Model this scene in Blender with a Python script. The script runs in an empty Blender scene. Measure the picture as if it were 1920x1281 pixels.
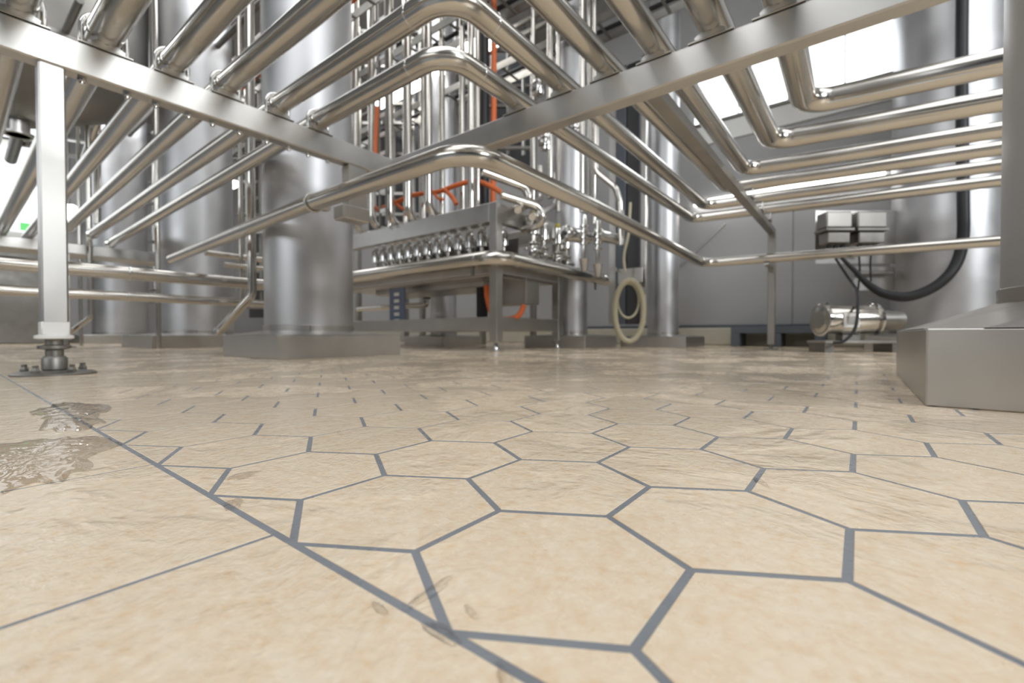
import bpy, bmesh, math, random
from mathutils import Vector, Matrix
random.seed(7)
C = bpy.context.scene.collection
scn = bpy.context.scene
PI = math.pi

# ------------------------------------------------------------------ camera
FPX = 841.54
YAW, PITCH, ROLL = .6582, -.0148, -.0004
CAM = Vector((.15879, -.13329, .09838))
FW = Vector((-math.sin(YAW)*math.cos(PITCH), math.cos(YAW)*math.cos(PITCH), math.sin(PITCH)))
R0 = Vector((math.cos(YAW), math.sin(YAW), 0)); U0 = R0.cross(FW)
RT = math.cos(ROLL)*R0 + math.sin(ROLL)*U0
UP = -math.sin(ROLL)*R0 + math.cos(ROLL)*U0
cd = bpy.data.cameras.new('camera'); cam = bpy.data.objects.new('camera', cd); C.objects.link(cam)
cd.sensor_fit = 'HORIZONTAL'; cd.sensor_width = 36; cd.lens = 36*FPX/1920
cd.clip_start = .01; cd.clip_end = 200
M = Matrix((RT, UP, -FW)).transposed().to_4x4(); M.translation = CAM
cam.matrix_world = M
cd.dof.use_dof = True; cd.dof.focus_distance = .33; cd.dof.aperture_fstop = 7.5; cd.dof.aperture_blades = 9
scn.camera = cam

def at(px, py, x=None, y=None, z=None, d=None):
    """world point seen at a photo pixel (1920x1281) on a real plane x=, y=, z= or at a depth d"""
    r = FW + RT*((px-960)/FPX) - UP*((py-640.5)/FPX)
    if x is not None: t = (x-CAM.x)/r.x
    elif y is not None: t = (y-CAM.y)/r.y
    elif z is not None: t = (z-CAM.z)/r.z
    else: t = d
    return CAM + r*t
def proj(p):
    v = Vector(p)-CAM; z = v.dot(FW)
    return 960+FPX*v.dot(RT)/z, 640.5-FPX*v.dot(UP)/z, z

# ------------------------------------------------------------------ world and lights
scn.view_settings.view_transform = 'Standard'; scn.view_settings.look = 'None'
scn.view_settings.gamma = 1; scn.view_settings.use_curve_mapping = False
scn.view_settings.exposure = -0.3
w = bpy.data.worlds.new('hall_air'); scn.world = w; w.use_nodes = True
w.node_tree.nodes['Background'].inputs[0].default_value = (.90, .93, .97, 1)
w.node_tree.nodes['Background'].inputs[1].default_value = .5
def area(name, loc, tgt, sx, sy, power, col=(1, 1, 1)):
    l = bpy.data.lights.new(name, 'AREA'); l.shape = 'RECTANGLE'; l.size = sx; l.size_y = sy
    l.energy = power; l.color = col
    o = bpy.data.objects.new(name, l); C.objects.link(o); o.location = loc
    o.rotation_euler = (Vector(tgt)-Vector(loc)).to_track_quat('-Z', 'Y').to_euler()
    return o
area('window_daylight', (5.14, .55, 2.8), (-3, .55, 2.8), 2.0, 1.5, 240, (.93, .97, 1))
area('window_daylight', (-1.5, -5.9, 2.5), (-1.5, 3, 2.0), 5.0, 1.6, 110, (.93, .97, 1))
area('hall_lamp_fill', (-.6, -.4, 3.3), (-.6, -.4, 0), 1.7, 4.6, 95, (.97, .985, 1))  # overhead areas widened to broaden the highlights on the pipe tops
area('hall_lamp_fill', (1.7, 1.6, 3.3), (1.7, 1.6, 0), 1.5, 3.6, 55, (.97, .985, 1))
area('hall_lamp_fill', (-3.4, 2.2, 3.3), (-3.4, 2.2, 0), 1.4, 3.0, 60, (.97, .985, 1))
area('hall_lamp_fill', (-6.4, .6, 3.3), (-6.4, .6, 0), .8, 5.0, 130, (.97, .985, 1))  # fill added to brighten the far left end of the hall

# ------------------------------------------------------------------ materials
def mat(name, base, rough=.4, metal=0., bump=None, var=None, coat=0, emit=None, spec=None, stretch=(1, 1, 1)):
    m = bpy.data.materials.new(name); m.use_nodes = True; nt = m.node_tree; n = nt.nodes; L = nt.links
    p = n['Principled BSDF']
    p.inputs['Base Color'].default_value = (*base, 1); p.inputs['Roughness'].default_value = rough
    p.inputs['Metallic'].default_value = metal
    if coat: p.inputs['Coat Weight'].default_value = coat; p.inputs['Coat Roughness'].default_value = .08
    if spec is not None: p.inputs['Specular IOR Level'].default_value = spec
    if emit: p.inputs['Emission Color'].default_value = (*emit[0], 1); p.inputs['Emission Strength'].default_value = emit[1]
    g = n.new('ShaderNodeNewGeometry'); mp = n.new('ShaderNodeMapping'); mp.inputs['Scale'].default_value = stretch
    L.new(g.outputs['Position'], mp.inputs['Vector'])
    if var:   # (scale, amount in value, amount in roughness)
        t = n.new('ShaderNodeTexNoise'); t.inputs['Scale'].default_value = var[0]; t.inputs['Detail'].default_value = 4
        L.new(mp.outputs[0], t.inputs['Vector'])
        mr = n.new('ShaderNodeMapRange'); mr.inputs[1].default_value = .3; mr.inputs[2].default_value = .7
        mr.inputs[3].default_value = 1-var[1]; mr.inputs[4].default_value = 1+var[1]
        L.new(t.outputs['Fac'], mr.inputs[0])
        mx = n.new('ShaderNodeVectorMath'); mx.operation = 'SCALE'; mx.inputs[0].default_value = base
        L.new(mr.outputs[0], mx.inputs['Scale']); L.new(mx.outputs[0], p.inputs['Base Color'])
        m2 = n.new('ShaderNodeMapRange'); m2.inputs[1].default_value = .3; m2.inputs[2].default_value = .7
        m2.inputs[3].default_value = max(.02, rough-var[2]); m2.inputs[4].default_value = rough+var[2]
        L.new(t.outputs['Fac'], m2.inputs[0]); L.new(m2.outputs[0], p.inputs['Roughness'])
    if bump:  # (scale, strength, distance)
        t = n.new('ShaderNodeTexNoise'); t.inputs['Scale'].default_value = bump[0]; t.inputs['Detail'].default_value = 3
        L.new(mp.outputs[0], t.inputs['Vector'])
        b = n.new('ShaderNodeBump'); b.inputs['Strength'].default_value = bump[1]; b.inputs['Distance'].default_value = bump[2]
        L.new(t.outputs['Fac'], b.inputs['Height']); L.new(b.outputs[0], p.inputs['Normal'])
    return m
STEEL = mat('polished_steel', (.60, .575, .53), .19, 1, var=(6, .04, .02))
BRUSH = mat('brushed_steel', (.56, .545, .52), .35, 1, var=(9, .05, .03))
COLM = mat('column_steel', (.60, .60, .61), .45, 1, var=(5, .06, .05), bump=(4, .08, .004))
MIRR = mat('mirror_steel', (.66, .65, .63), .1, 1)
DARKM = mat('dull_steel', (.28, .27, .25), .45, 1, var=(10, .12, .1))
BLACK = mat('black_rubber', (.02, .021, .024), .5)
DARK = mat('dark_plastic', (.06, .062, .068), .5)
ORANGE = mat('orange_sheath', (.68, .15, .035), .5)
BEIGE = mat('ivory_hose', (.50, .46, .33), .45)
WALLP = mat('grey_wall_panel', (.40, .40, .40), .5, var=(2, .03, .04))
DWALL = mat('dark_grey_paint', (.13, .13, .13), .6)
CEIL = mat('ceiling_paint', (.36, .36, .35), .8)
KERB = mat('beige_kerb', (.52, .49, .40), .5, var=(6, .05, .05))
BENCH = mat('slate_grey_paint', (.10, .115, .135), .5)
WHITE = mat('white_enamel', (.82, .82, .80), .4)
LAMP = mat('lamp_diffuser', (.9, .9, .9), .5, emit=((1, .98, .95), 9))
SKY = mat('bright_window', (.9, .9, .9), .3, emit=((.93, .97, 1), 3.2))
DARKER = mat('darker_steel', (.36, .345, .32), .42, 1, var=(10, .1, .06))  # steel in a darker, slightly browner tone
PANE = mat('far_window', (.8, .8, .8), .3, emit=((.93, .97, 1), 1.5))
GREEN = mat('green_sign', (.1, .6, .2), .5, emit=((.35, 1, .25), .45))
TANK = mat('tank_steel', (.30, .29, .27), .42, 1, var=(2, .1, .08))
BLUEG = mat('blue_grey_plastic', (.16, .2, .30), .45)
YEL = mat('yellow_tag', (.6, .5, .08), .5)

def tile_material():
    m = bpy.data.materials.new('wet_beige_tile'); m.use_nodes = True; nt = m.node_tree; n = nt.nodes; L = nt.links
    p = n['Principled BSDF']
    def noise(sc, det=4, vec=None, rg=.5, dist=0):
        t = n.new('ShaderNodeTexNoise'); t.inputs['Scale'].default_value = sc; t.inputs['Detail'].default_value = det
        t.inputs['Roughness'].default_value = rg; t.inputs['Distortion'].default_value = dist
        L.new(vec or g.outputs['Position'], t.inputs['Vector']); return t.outputs['Fac']
    def rng(src, a, b, c, d, smooth=False):
        r = n.new('ShaderNodeMapRange'); r.interpolation_type = 'SMOOTHSTEP' if smooth else 'LINEAR'
        for i, v in enumerate((a, b, c, d)): r.inputs[i+1].default_value = v
        L.new(src, r.inputs[0]); return r.outputs[0]
    def math_(op, a, b):
        q = n.new('ShaderNodeMath'); q.operation = op
        for i, v in enumerate((a, b)):
            if isinstance(v, (int, float)): q.inputs[i].default_value = v
            else: L.new(v, q.inputs[i])
        return q.outputs[0]
    g = n.new('ShaderNodeNewGeometry'); oi = n.new('ShaderNodeObjectInfo')
    cr = n.new('ShaderNodeValToRGB'); e = cr.color_ramp.elements
    e[0].position = .34; e[0].color = (.67, .48, .295, 1); e[1].position = .66; e[1].color = (.76, .66, .52, 1)
    x = e.new(.47); x.color = (.71, .575, .42, 1)
    fine = noise(260, 3); mid = noise(38, 5, rg=.65)
    mott = noise(120, 3, rg=.6)
    L.new(math_('ADD', math_('MULTIPLY', fine, .3), math_('ADD', math_('MULTIPLY', mid, .3), math_('MULTIPLY', mott, .4))), cr.inputs[0])
    tint = rng(oi.outputs['Random'], 0, 1, .965, 1.03)
    sc = n.new('ShaderNodeVectorMath'); sc.operation = 'SCALE'
    L.new(cr.outputs[0], sc.inputs[0]); L.new(tint, sc.inputs['Scale']); L.new(sc.outputs[0], p.inputs['Base Color'])
    film = rng(noise(4.2, 5, rg=.6, dist=.5), .44, .53, 0, 1, True)     # where standing water lies
    sx = n.new('ShaderNodeSeparateXYZ'); L.new(g.outputs['Position'], sx.inputs[0])
    pool = math_('MULTIPLY', rng(sx.outputs['X'], -.42, -.16, 1, 0, True), rng(sx.outputs['Y'], -.02, .06, 1, 0, True))
    film = math_('MINIMUM', 1., math_('ADD', film, pool))
    rough = math_('ADD', rng(film, 0, 1, .27, .035), rng(mid, .3, .7, -.05, .05))
    L.new(rough, p.inputs['Roughness']); p.inputs['IOR'].default_value = 1.42
    # stone relief where only damp, soft ripples where water stands
    mpn = n.new('ShaderNodeMapping'); mpn.inputs['Scale'].default_value = (1, 1, .2); L.new(g.outputs['Position'], mpn.inputs['Vector'])
    rid = math_('ABSOLUTE', math_('SUBTRACT', noise(17, 4, mpn.outputs[0], .55, 1.6), .5), 0)
    wrk = rng(rid, 0, .06, 0, 1, True)      # slate-like wrinkles of the tile face
    stone = math_('ADD', math_('MULTIPLY', noise(70, 5, mpn.outputs[0], .6, .8), .7), math_('ADD', math_('MULTIPLY', fine, .22), math_('MULTIPLY', wrk, .16)))
    rip = math_('ADD', math_('MULTIPLY', noise(48, 3, mpn.outputs[0], .6, 1.5), 1.7), math_('MULTIPLY', noise(230, 3, mpn.outputs[0], .65, .8), .8))
    mixh = n.new('ShaderNodeMix'); mixh.data_type = 'FLOAT'
    L.new(film, mixh.inputs[0]); L.new(stone, mixh.inputs[2]); L.new(rip, mixh.inputs[3])
    h = math_('ADD', mixh.outputs[0], math_('MULTIPLY', film, .9))
    b = n.new('ShaderNodeBump'); b.inputs['Strength'].default_value = .6; b.inputs['Distance'].default_value = .0011
    L.new(h, b.inputs['Height']); L.new(b.outputs[0], p.inputs['Normal'])
    return m
TILE = tile_material()
GROUT = mat('grey_grout', (.20, .215, .235), .3, bump=(300, .4, .0005), var=(40, .08, .1))

# ------------------------------------------------------------------ mesh helpers
def wpos(o):
    v = Vector((0, 0, 0))
    while o: v += o.location; o = o.parent
    return v
def fillet(pts, rad, n=7):
    pts = [Vector(p) for p in pts]; out = [pts[0]]
    for i in range(1, len(pts)-1):
        a, b, c = pts[i-1], pts[i], pts[i+1]
        u, v = (a-b), (c-b); lu, lv = u.length, v.length; u.normalize(); v.normalize()
        ang = u.angle(v)
        if ang > PI-.02: out.append(b); continue
        t = min(rad/math.tan(ang/2), lu*.48, lv*.48); r = t*math.tan(ang/2)
        ctr = b + (u+v).normalized()*(r/math.sin(ang/2))
        s, e = b+u*t-ctr, b+v*t-ctr; tot = s.angle(e); ax = s.cross(e).normalized()
        for k in range(n+1): out.append(ctr + Matrix.Rotation(tot*k/n, 3, ax) @ s)
    out.append(pts[-1]); return out
def smooth_path(pts, n=8):
    P = [Vector(p) for p in pts]; P = [P[0]*2-P[1]] + P + [P[-1]*2-P[-2]]; out = []
    for i in range(1, len(P)-2):
        for k in range(n):
            t = k/n; a, b, c, d = P[i-1], P[i], P[i+1], P[i+2]
            out.append(.5*((2*b)+(c-a)*t+(2*a-5*b+4*c-d)*t*t+(3*b-a-3*c+d)*t*t*t))
    out.append(P[-2]); return out
class G:
    """collects shapes for ONE mesh object (world coordinates until built)"""
    def __init__(s): s.v = []; s.f = []; s.sm = []
    def add(s, vs, fs, smooth=False):
        o = len(s.v); s.v += [Vector(v) for v in vs]; s.f += [[i+o for i in f] for f in fs]; s.sm += [smooth]*len(fs); return s
    def box(s, a, b, ch=.0015, rot=None, ctr=None):
        a, b = Vector(a), Vector(b); lo = Vector(map(min, a, b)); hi = Vector(map(max, a, b)); c = (lo+hi)/2; h = (hi-lo)/2
        ch = min(ch, min(h)*.45); bm = bmesh.new(); bmesh.ops.create_cube(bm, size=2)
        for v in bm.verts: v.co = Vector((v.co.x*h.x, v.co.y*h.y, v.co.z*h.z))
        if ch > 0: bmesh.ops.bevel(bm, geom=bm.edges[:], offset=ch, segments=1, affect='EDGES')
        bm.verts.index_update(); R = rot or Matrix.Identity(3); pv = Vector(ctr) if ctr else c
        s.add([pv + R @ (v.co + c - pv) for v in bm.verts], [[v.index for v in f.verts] for f in bm.faces]); bm.free(); return s
    def bar(s, p, q, w, h, ch=.0015, up=(0, 0, 1)):
        p, q = Vector(p), Vector(q); d = q-p; L = d.length; d.normalize(); u = Vector(up)
        if abs(d.dot(u)) > .99: u = Vector((1, 0, 0))
        sd = d.cross(u).normalized(); u = sd.cross(d)
        R = Matrix((d, sd, u)).transposed(); c = (p+q)/2; t = G().box((-L/2, -w/2, -h/2), (L/2, w/2, h/2), ch)
        return s.add([c + R @ v for v in t.v], t.f)
    def tube(s, pts, r, seg=20, rad=None, cap=True, smooth=True):
        P = fillet(pts, rad) if rad else [Vector(p) for p in pts]
        Q = [P[0]]
        for p in P[1:]:
            if (p-Q[-1]).length > 1e-5: Q.append(p)
        P = Q; n = len(P); rr = r if isinstance(r, (list, tuple)) else [r]*n
        T = [(P[min(i+1, n-1)]-P[max(i-1, 0)]).normalized() for i in range(n)]
        N = T[0].cross(Vector((0, 0, 1)));
        if N.length < .1: N = T[0].cross(Vector((1, 0, 0)))
        N.normalize(); vs = []; fs = []
        for i in range(n):
            if i:
                q = T[i-1].rotation_difference(T[i]); N = q @ N
            B_ = T[i].cross(N)
            k_ = 1/max(.5, math.cos(T[i].angle((P[i]-P[i-1]).normalized()))) if i and i < n-1 else 1
            for k in range(seg):
                a = 2*PI*k/seg; vs.append(P[i] + (N*math.cos(a)+B_*math.sin(a))*rr[i])
        for i in range(n-1):
            for k in range(seg):
                a, b = i*seg+k, i*seg+(k+1) % seg; fs.append([a, a+seg, b+seg, b])
        s.add(vs, fs, smooth)
        if cap: s.add(vs[:seg], [list(range(seg))]); s.add(vs[-seg:], [list(range(seg))[::-1]])
        return s
    def lathe(s, prof, c=(0, 0, 0), ax=(0, 0, 1), seg=24, smooth=True):
        """prof: list of (radius, distance along axis)"""
        c = Vector(c); d = Vector(ax).normalized(); N = d.cross(Vector((0, 0, 1)))
        if N.length < .1: N = Vector((1, 0, 0))
        N.normalize(); B_ = d.cross(N); vs = []; fs = []
        for r, t in prof:
            for k in range(seg):
                a = 2*PI*k/seg; vs.append(c+d*t+(N*math.cos(a)+B_*math.sin(a))*max(r, 1e-5))
        for i in range(len(prof)-1):
            for k in range(seg):
                a, b = i*seg+k, i*seg+(k+1) % seg; fs.append([a, b, b+seg, a+seg])
        s.add(vs, fs, smooth); s.add(vs[:seg], [list(range(seg))[::-1]]); s.add(vs[-seg:], [list(range(seg))]); return s
    def cyl(s, p, q, r, seg=20):
        p, q = Vector(p), Vector(q); L = (q-p).length; c = min(.0012, r*.2, L*.2)
        return s.lathe([(r-c, 0), (r, c), (r, L-c), (r-c, L)], p, q-p, seg, True)
    def build(s, name, m, parent=None, kind=None):
        me = bpy.data.meshes.new(name); off = wpos(parent) if parent else Vector((0, 0, 0))
        me.from_pydata([v-off for v in s.v], [], s.f); me.materials.append(m)
        me.polygons.foreach_set('use_smooth', s.sm); me.update()
        if any(s.sm):
            try: me.set_sharp_from_angle(angle=math.radians(38))
            except Exception: pass
        o = bpy.data.objects.new(name, me); C.objects.link(o); o.parent = parent
        if kind: o['kind'] = kind
        return o
def thing(name, label, cat, loc=(0, 0, 0), group=None):
    o = bpy.data.objects.new(name, None); o.empty_display_size = .05; C.objects.link(o); o.location = loc
    o['label'] = label; o['category'] = cat
    if group: o['group'] = group
    return o
def tag(o, label, cat, group=None):
    o['label'] = label; o['category'] = cat
    if group: o['group'] = group
    return o
def dup(root, loc, label=None, group=None):
    bpy_map = {}
    def cp(o, par):
        c = o.copy(); C.objects.link(c); c.parent = par
        for ch in [x for x in ALLCH.get(o.name, [])]: cp(ch, c)
        return c
    ALLCH = {}
    def walk(o):
        ALLCH[o.name] = list(o.children)
        for ch in o.children: walk(ch)
    walk(root); r = cp(root, None); r.location = loc
    if label: r['label'] = label
    if group: r['group'] = group
    return r
def shift(bd, v): bd.v = [p+Vector(v) for p in bd.v]; return bd

# ------------------------------------------------------------------ floor: grout bed and tiles
S = .06; GAP = .0019; TH = .006
floor = G().box((-14, -3, -.08), (8, 10, -.0003), 0).build('floor', GROUT, None, 'structure')
def prism(poly, inset, top=0.):
    """a tile: straight sides, narrow worn arris, flat top"""
    n = len(poly); c = sum((Vector(p) for p in poly), Vector((0, 0)))/n
    def off(d):
        out = []
        for i in range(n):
            a, b, e = Vector(poly[i-1]), Vector(poly[i]), Vector(poly[(i+1) % n])
            n1 = Vector((-(b-a).y, (b-a).x)).normalized(); n2 = Vector((-(e-b).y, (e-b).x)).normalized()
            m_ = (n1+n2); out.append(b + m_*(d/(1+n1.dot(n2))))
        return out
    o1, o2 = off(inset), off(inset+.0003); vs = []
    vs += [(p.x, p.y, -TH) for p in o1]; vs += [(p.x, p.y, top-.0002) for p in o1]; vs += [(p.x, p.y, top) for p in o2]
    fs = [list(range(2*n, 3*n))]
    for k in (0, n):
        for i in range(n): j = (i+1) % n; fs.append([k+i, k+j, k+n+j, k+n+i])
    return vs, fs
hexp = [(S*math.cos(PI/6+i*PI/3), S*math.sin(PI/6+i*PI/3)) for i in range(6)]
hv, hf = prism(hexp, GAP)
hme = bpy.data.meshes.new('hexagon_tile'); hme.from_pydata(hv, [], hf); hme.materials.append(TILE)
cells = []
for k in range(0, 78):
    for i in range(-140, 70):
        x = (i + .5*(k % 2))*S*3**.5 - S*3**.5/2; y = .03 + k*.09
        if x > 3.5 or x < -9 or y > 5 or (x < -5 and y > 4.2): continue
        px, py, d = proj((x, y, 0))
        vis = d > .05 and -80 < px < 2000 and py < 1400
        cells.append((not vis, d if d > 0 else 99, x, y))
cells.sort(); far = G()
for n_, (nv, d, x, y) in enumerate(cells):
    if n_ < 292:
        o = bpy.data.objects.new('hexagon_tile', hme); C.objects.link(o); o.parent = floor; o.location = (x, y, random.uniform(0, .00015))
        o.rotation_euler = (random.uniform(-.0014, .0014), random.uniform(-.0014, .0014), 0)
    else:
        z = random.uniform(0, .00015); tx, ty = random.uniform(-.0014, .0014), random.uniform(-.0014, .0014)
        vs = [(a+x, b+y, c+z+(a*tx+b*ty)) for a, b, c in hv]
        far.add(vs, hf)
far.build('distant_hexagon_tiles', TILE, floor, 'stuff')
tri, trf = prism([(-S*3**.5/2, 0), (S*3**.5/2, 0), (0, S/2)], GAP)
tme = bpy.data.meshes.new('half_tile'); tme.from_pydata(tri, [], trf); tme.materials.append(TILE)
for i in range(-26, 9):
    o = bpy.data.objects.new('triangular_tile', tme); C.objects.link(o); o.parent = floor
    o.location = ((i+.0)*S*3**.5 + (0 if True else 0), -.03+.0, random.uniform(0, .00015))
sq, sqf = prism([(-.0987, -.0987), (.0987, -.0987), (.0987, .0987), (-.0987, .0987)], GAP*.75)
sme = bpy.data.meshes.new('square_tile'); sme.from_pydata(sq, [], sqf); sme.materials.append(TILE)
for i in range(-22, 5):
    for j in range(2):
        o = bpy.data.objects.new('square_tile', sme); C.objects.link(o); o.parent = floor
        o.location = (-.266+.0987+i*.1975, -.0305-.0987-.1975*j, random.uniform(0, .00015))

# ------------------------------------------------------------------ standing water
def water_material():
    m = bpy.data.materials.new('thin_water'); m.use_nodes = True; nt = m.node_tree; n = nt.nodes; L = nt.links
    n.remove(n['Principled BSDF']); out = n['Material Output']
    tr = n.new('ShaderNodeBsdfTransparent'); gl = n.new('ShaderNodeBsdfGlossy'); gl.inputs['Roughness'].default_value = .03
    fr = n.new('ShaderNodeFresnel'); fr.inputs['IOR'].default_value = 1.33; mx = n.new('ShaderNodeMixShader')
    L.new(fr.outputs[0], mx.inputs[0]); L.new(tr.outputs[0], mx.inputs[1]); L.new(gl.outputs[0], mx.inputs[2]); L.new(mx.outputs[0], out.inputs['Surface'])
    return m
WATER = water_material()
from mathutils import noise as mnoise
def puddle(px, py, lx, ly, label, seed, H=.0012, ang=0., rip=.00022, wl=.006):
    """flat drop of water with an irregular rounded rim and small waves"""
    c = at(px, py, z=0); nr, na = 26, 96; vs = [(c.x, c.y, H)]; fs = []
    for i in range(1, nr+1):
        q = i/nr
        for k in range(na):
            t_ = 2*PI*k/na
            rr_ = 1+.45*mnoise.noise(Vector((math.cos(t_)*1.3, math.sin(t_)*1.3, seed)))+.22*mnoise.noise(Vector((math.cos(t_)*4, math.sin(t_)*4, seed+9)))
            u, v = lx*q*rr_*math.cos(t_), ly*q*rr_*math.sin(t_)
            x_, y_ = c.x+u*math.cos(ang)-v*math.sin(ang), c.y+u*math.sin(ang)+v*math.cos(ang)
            h = H*(1-q**5) + rip*(1-q**8)*(mnoise.noise(Vector((x_/wl, y_/wl, seed)))+.6*mnoise.noise(Vector((x_/wl*2.3, y_/wl*2.3, seed+3))))
            vs.append((x_, y_, max(h, .00005)+.0002))
    for k in range(na): fs.append([0, 1+k, 1+(k+1) % na])
    for i in range(nr-1):
        for k in range(na):
            a, b = 1+i*na+k, 1+i*na+(k+1) % na; fs.append([a, a+na, b+na, b])
    g = G(); g.add(vs, fs, True); o = g.build('puddle', WATER); tag(o, label, 'water')
PUD = [(833, 1193, .009, .0028, 'small puddle on the joint corner low in the picture', .75, .0013, -.1, .0004, .004), (802, 1115, .0022, .013, 'wet streak along the grout joint above the corner puddle', 1.9, .0009, .1, .0004, .003),
       (712, 1142, .006, .0016, 'droplet smear beside the long diagonal joint', 3.3, .0008, -.2, .0004, .004), (452, 893, .007, .012, 'rippled wet patch on the tile right of the diagonal joint', 4.1, .0005, .3, .0007, .0035),
       (436, 948, .011, .004, 'rippled wet patch across the diagonal joint', 5.7, .0006, -.5, .0007, .0035), 
       (60, 860, .11, .05, 'wide glittering puddle at the left edge', 7.9, .0009, -.2, .0006, .006), 
       (130, 775, .13, .035, 'puddle on the square tiles in front of the post foot', 9.1, .0009, -.1, .0006, .008), 
       (950, 1270, .007, .0018, 'droplet on the diagonal joint at the bottom edge', 11.6, .0009, -.6, .0004, .004), (885, 1150, .005, .0014, 'tiny droplet line right of the joint corner', 12.8, .0006, -.4, .0004, .003),
       (1428, 905, .0022, .010, 'wet spot in the joint right of the centre tile', 19.4, .0007, .5, .0004, .003)]
for px, py, lx, ly, lab, sd__, H_, an_, rp_, wl_ in PUD: puddle(px, py, lx, ly, lab, sd__, H_, an_, rp_, wl_)

# ------------------------------------------------------------------ room shell
YW, XL, ZC = 4.45, -9.2, 3.6
wall = G().box((XL-.1, YW, 0), (6.5, YW+.12, ZC), 0).build('wall_back', WALLP, None, 'structure')
x = -9.1
while x < 6.4:
    G().box((x+.004, YW-.012, .19), (x+1.096, YW, 1.62), .003).build('panel', WALLP, wall)
    G().box((x+.004, YW-.012, ZC), (x+1.096, YW, 3.55), .003).build('panel', WALLP, wall)
    x += 1.1
G().box((XL, YW-.05, 0), (6.4, YW, .165), .01).build('baseboard_back', KERB, None, 'structure')
G().box((XL, YW-.035, .165), (6.4, YW, .19), .002).build('trim_1', BENCH, None, 'structure')
wl = G().box((XL-.12, -6, 0), (XL, YW+.1, ZC), 0).build('wall_left', WALLP, None, 'structure')
for k in range(8): G().box((XL, -5+k*1.1+.004, .1), (XL+.012, -5+k*1.1+1.096, 2.9), .003).build('panel', WALLP, wl)
G().box((XL-.1, -6, ZC), (6.5, YW+.1, ZC+.1), 0).build('ceiling', CEIL, None, 'structure')
wr = G().box((5.2, -6.1, 0), (5.32, YW+.1, ZC), 0).build('wall_right', DWALL, None, 'structure')
for k in range(9): G().box((5.188, -6+k*1.15+.004, .1), (5.2, -6+k*1.15+1.146, 1.55), .003).build('panel', DWALL, wr)
wn = G().box((XL-.1, -6.1, 0), (5.3, -5.98, ZC), 0).build('wall_front', DWALL, None, 'structure')
w2 = G().box((5.15, -.66, 1.98), (5.19, 1.76, 2.04), .003).box((5.15, -.66, 3.58), (5.19, 1.76, 3.62), .003).box((5.15, -.66, 2.0), (5.19, -.6, 3.6), .003).box((5.15, 1.7, 2.0), (5.19, 1.76, 3.6), .003).build('window_2', DARKM, None, 'structure')
# windows in the far left wall
for wi, (y0, y1) in enumerate(((-4.6, -2.2), (-1.9, 1.0))):
    wf = G().box((XL+.001, y0, 1.35), (XL+.05, y1, 1.41), .003).box((XL+.001, y0, 3.3), (XL+.05, y1, 3.36), .003).build('window_%d' % (3+wi), WHITE, None, 'structure')
    nn = 4
    for k in range(nn):
        G().box((XL+.013, y0+(y1-y0)*k/nn+.02, 1.41), (XL+.03, y0+(y1-y0)*(k+1)/nn-.02, 3.3), .003).build('pane', PANE, wf)
# strip window high in the back wall
a = at(1300, 215, y=YW-.03); b = at(1705, 180, y=YW-.03); zs = at(1480, 186, y=YW-.03).z
win = G().box((a.x, YW-.035, zs-.03), (b.x, YW-.001, zs), .003).box((a.x, YW-.035, zs+.5), (b.x, YW-.001, zs+.54), .003)
win = win.build('window_1', DARKM, None, 'structure')
nx = 4
for k in range(nx):
    x0 = a.x+(b.x-a.x)*k/nx; x1 = a.x+(b.x-a.x)*(k+1)/nx
    G().box((x0+.01, YW-.02, zs), (x1-.01, YW-.006, zs+.5), .002).build('pane', SKY, win)
G().box((a.x, YW-.02, zs-.21), (b.x, YW-.001, zs-.03), .004).build('trim_2', WHITE, None, 'structure')

# ------------------------------------------------------------------ front pipe rack
ZB, ZT = .76, .84; XB = -1.403; YA = 1.063
rack = thing('pipe_rack', 'L-shaped stainless pipe rack of square tube carrying the six looped pipes', 'rack', (XB-.025, .055, 0))
G().box((XB-.05, -1.0, ZB), (XB, YA+.05, ZT), .004).build('crossbeam', BRUSH, rack)
G().box((XB+.001, YA, ZB), (.385, YA+.05, ZT), .004).build('crossbeam', BRUSH, rack)
XC = -.31
G().box((XC-.02, YA+.051, ZB+.01), (XC+.02, 3.33, ZB+.05), .003).build('crossbeam', DARKER, rack)
pz = at(88, 704, x=XB).z
post = G().box((XB-.05, .03, .115), (XB, .078, ZB), .004).build('post', BRUSH, rack)
post['label'] = 'bright square post beside the floor joint'
G().box((XC-.022, 3.31, .03), (XC+.022, 3.35, ZB+.05), .003).build('post', DARKER, rack)
G().box((XC-.04, 3.29, 0.0), (XC+.04, 3.37, .008), .002).cyl((XC, 3.33, .008), (XC, 3.33, .03), .012).build('foot', DARKM, rack)
G().box((XB-.05, -1.0, .0), (XB, -.95, ZB), .004).build('post', BRUSH, rack)
fx, fy = XB-.025, .054
G().box((fx-.0255, fy-.0255, .097), (fx+.0255, fy+.0255, .132), .003).lathe([(.028, .088), (.036, .09), (.036, .097), (.028, .099)], (fx, fy, 0)).build('levelling_cap', WHITE, rack)
ft = G().lathe([(.017, .0), (.017, .088)], (fx, fy, .006)).lathe([(.02, 0), (.031, .003), (.031, .01), (.02, .013)], (fx, fy, .062)).lathe([(.02, 0), (.024, .004), (.024, .03), (.02, .036)], (fx, fy, .01)).build('levelling_foot', DARKM, rack)
pl = G().lathe([(.078, 0), (.078, .004), (.07, .008), (.03, .011)], (fx, fy, 0), seg=32).build('foot_plate', DARKM, ft)
for a_ in (2.0, 4.1, 5.6, .4):
    q = (fx+.06*math.cos(a_), fy+.06*math.sin(a_), .006)
    G().lathe([(.009, 0), (.009, .008), (.006, .014), (.006, .02)], q, seg=6, smooth=False).build('bolt', DARKM, ft)
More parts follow.
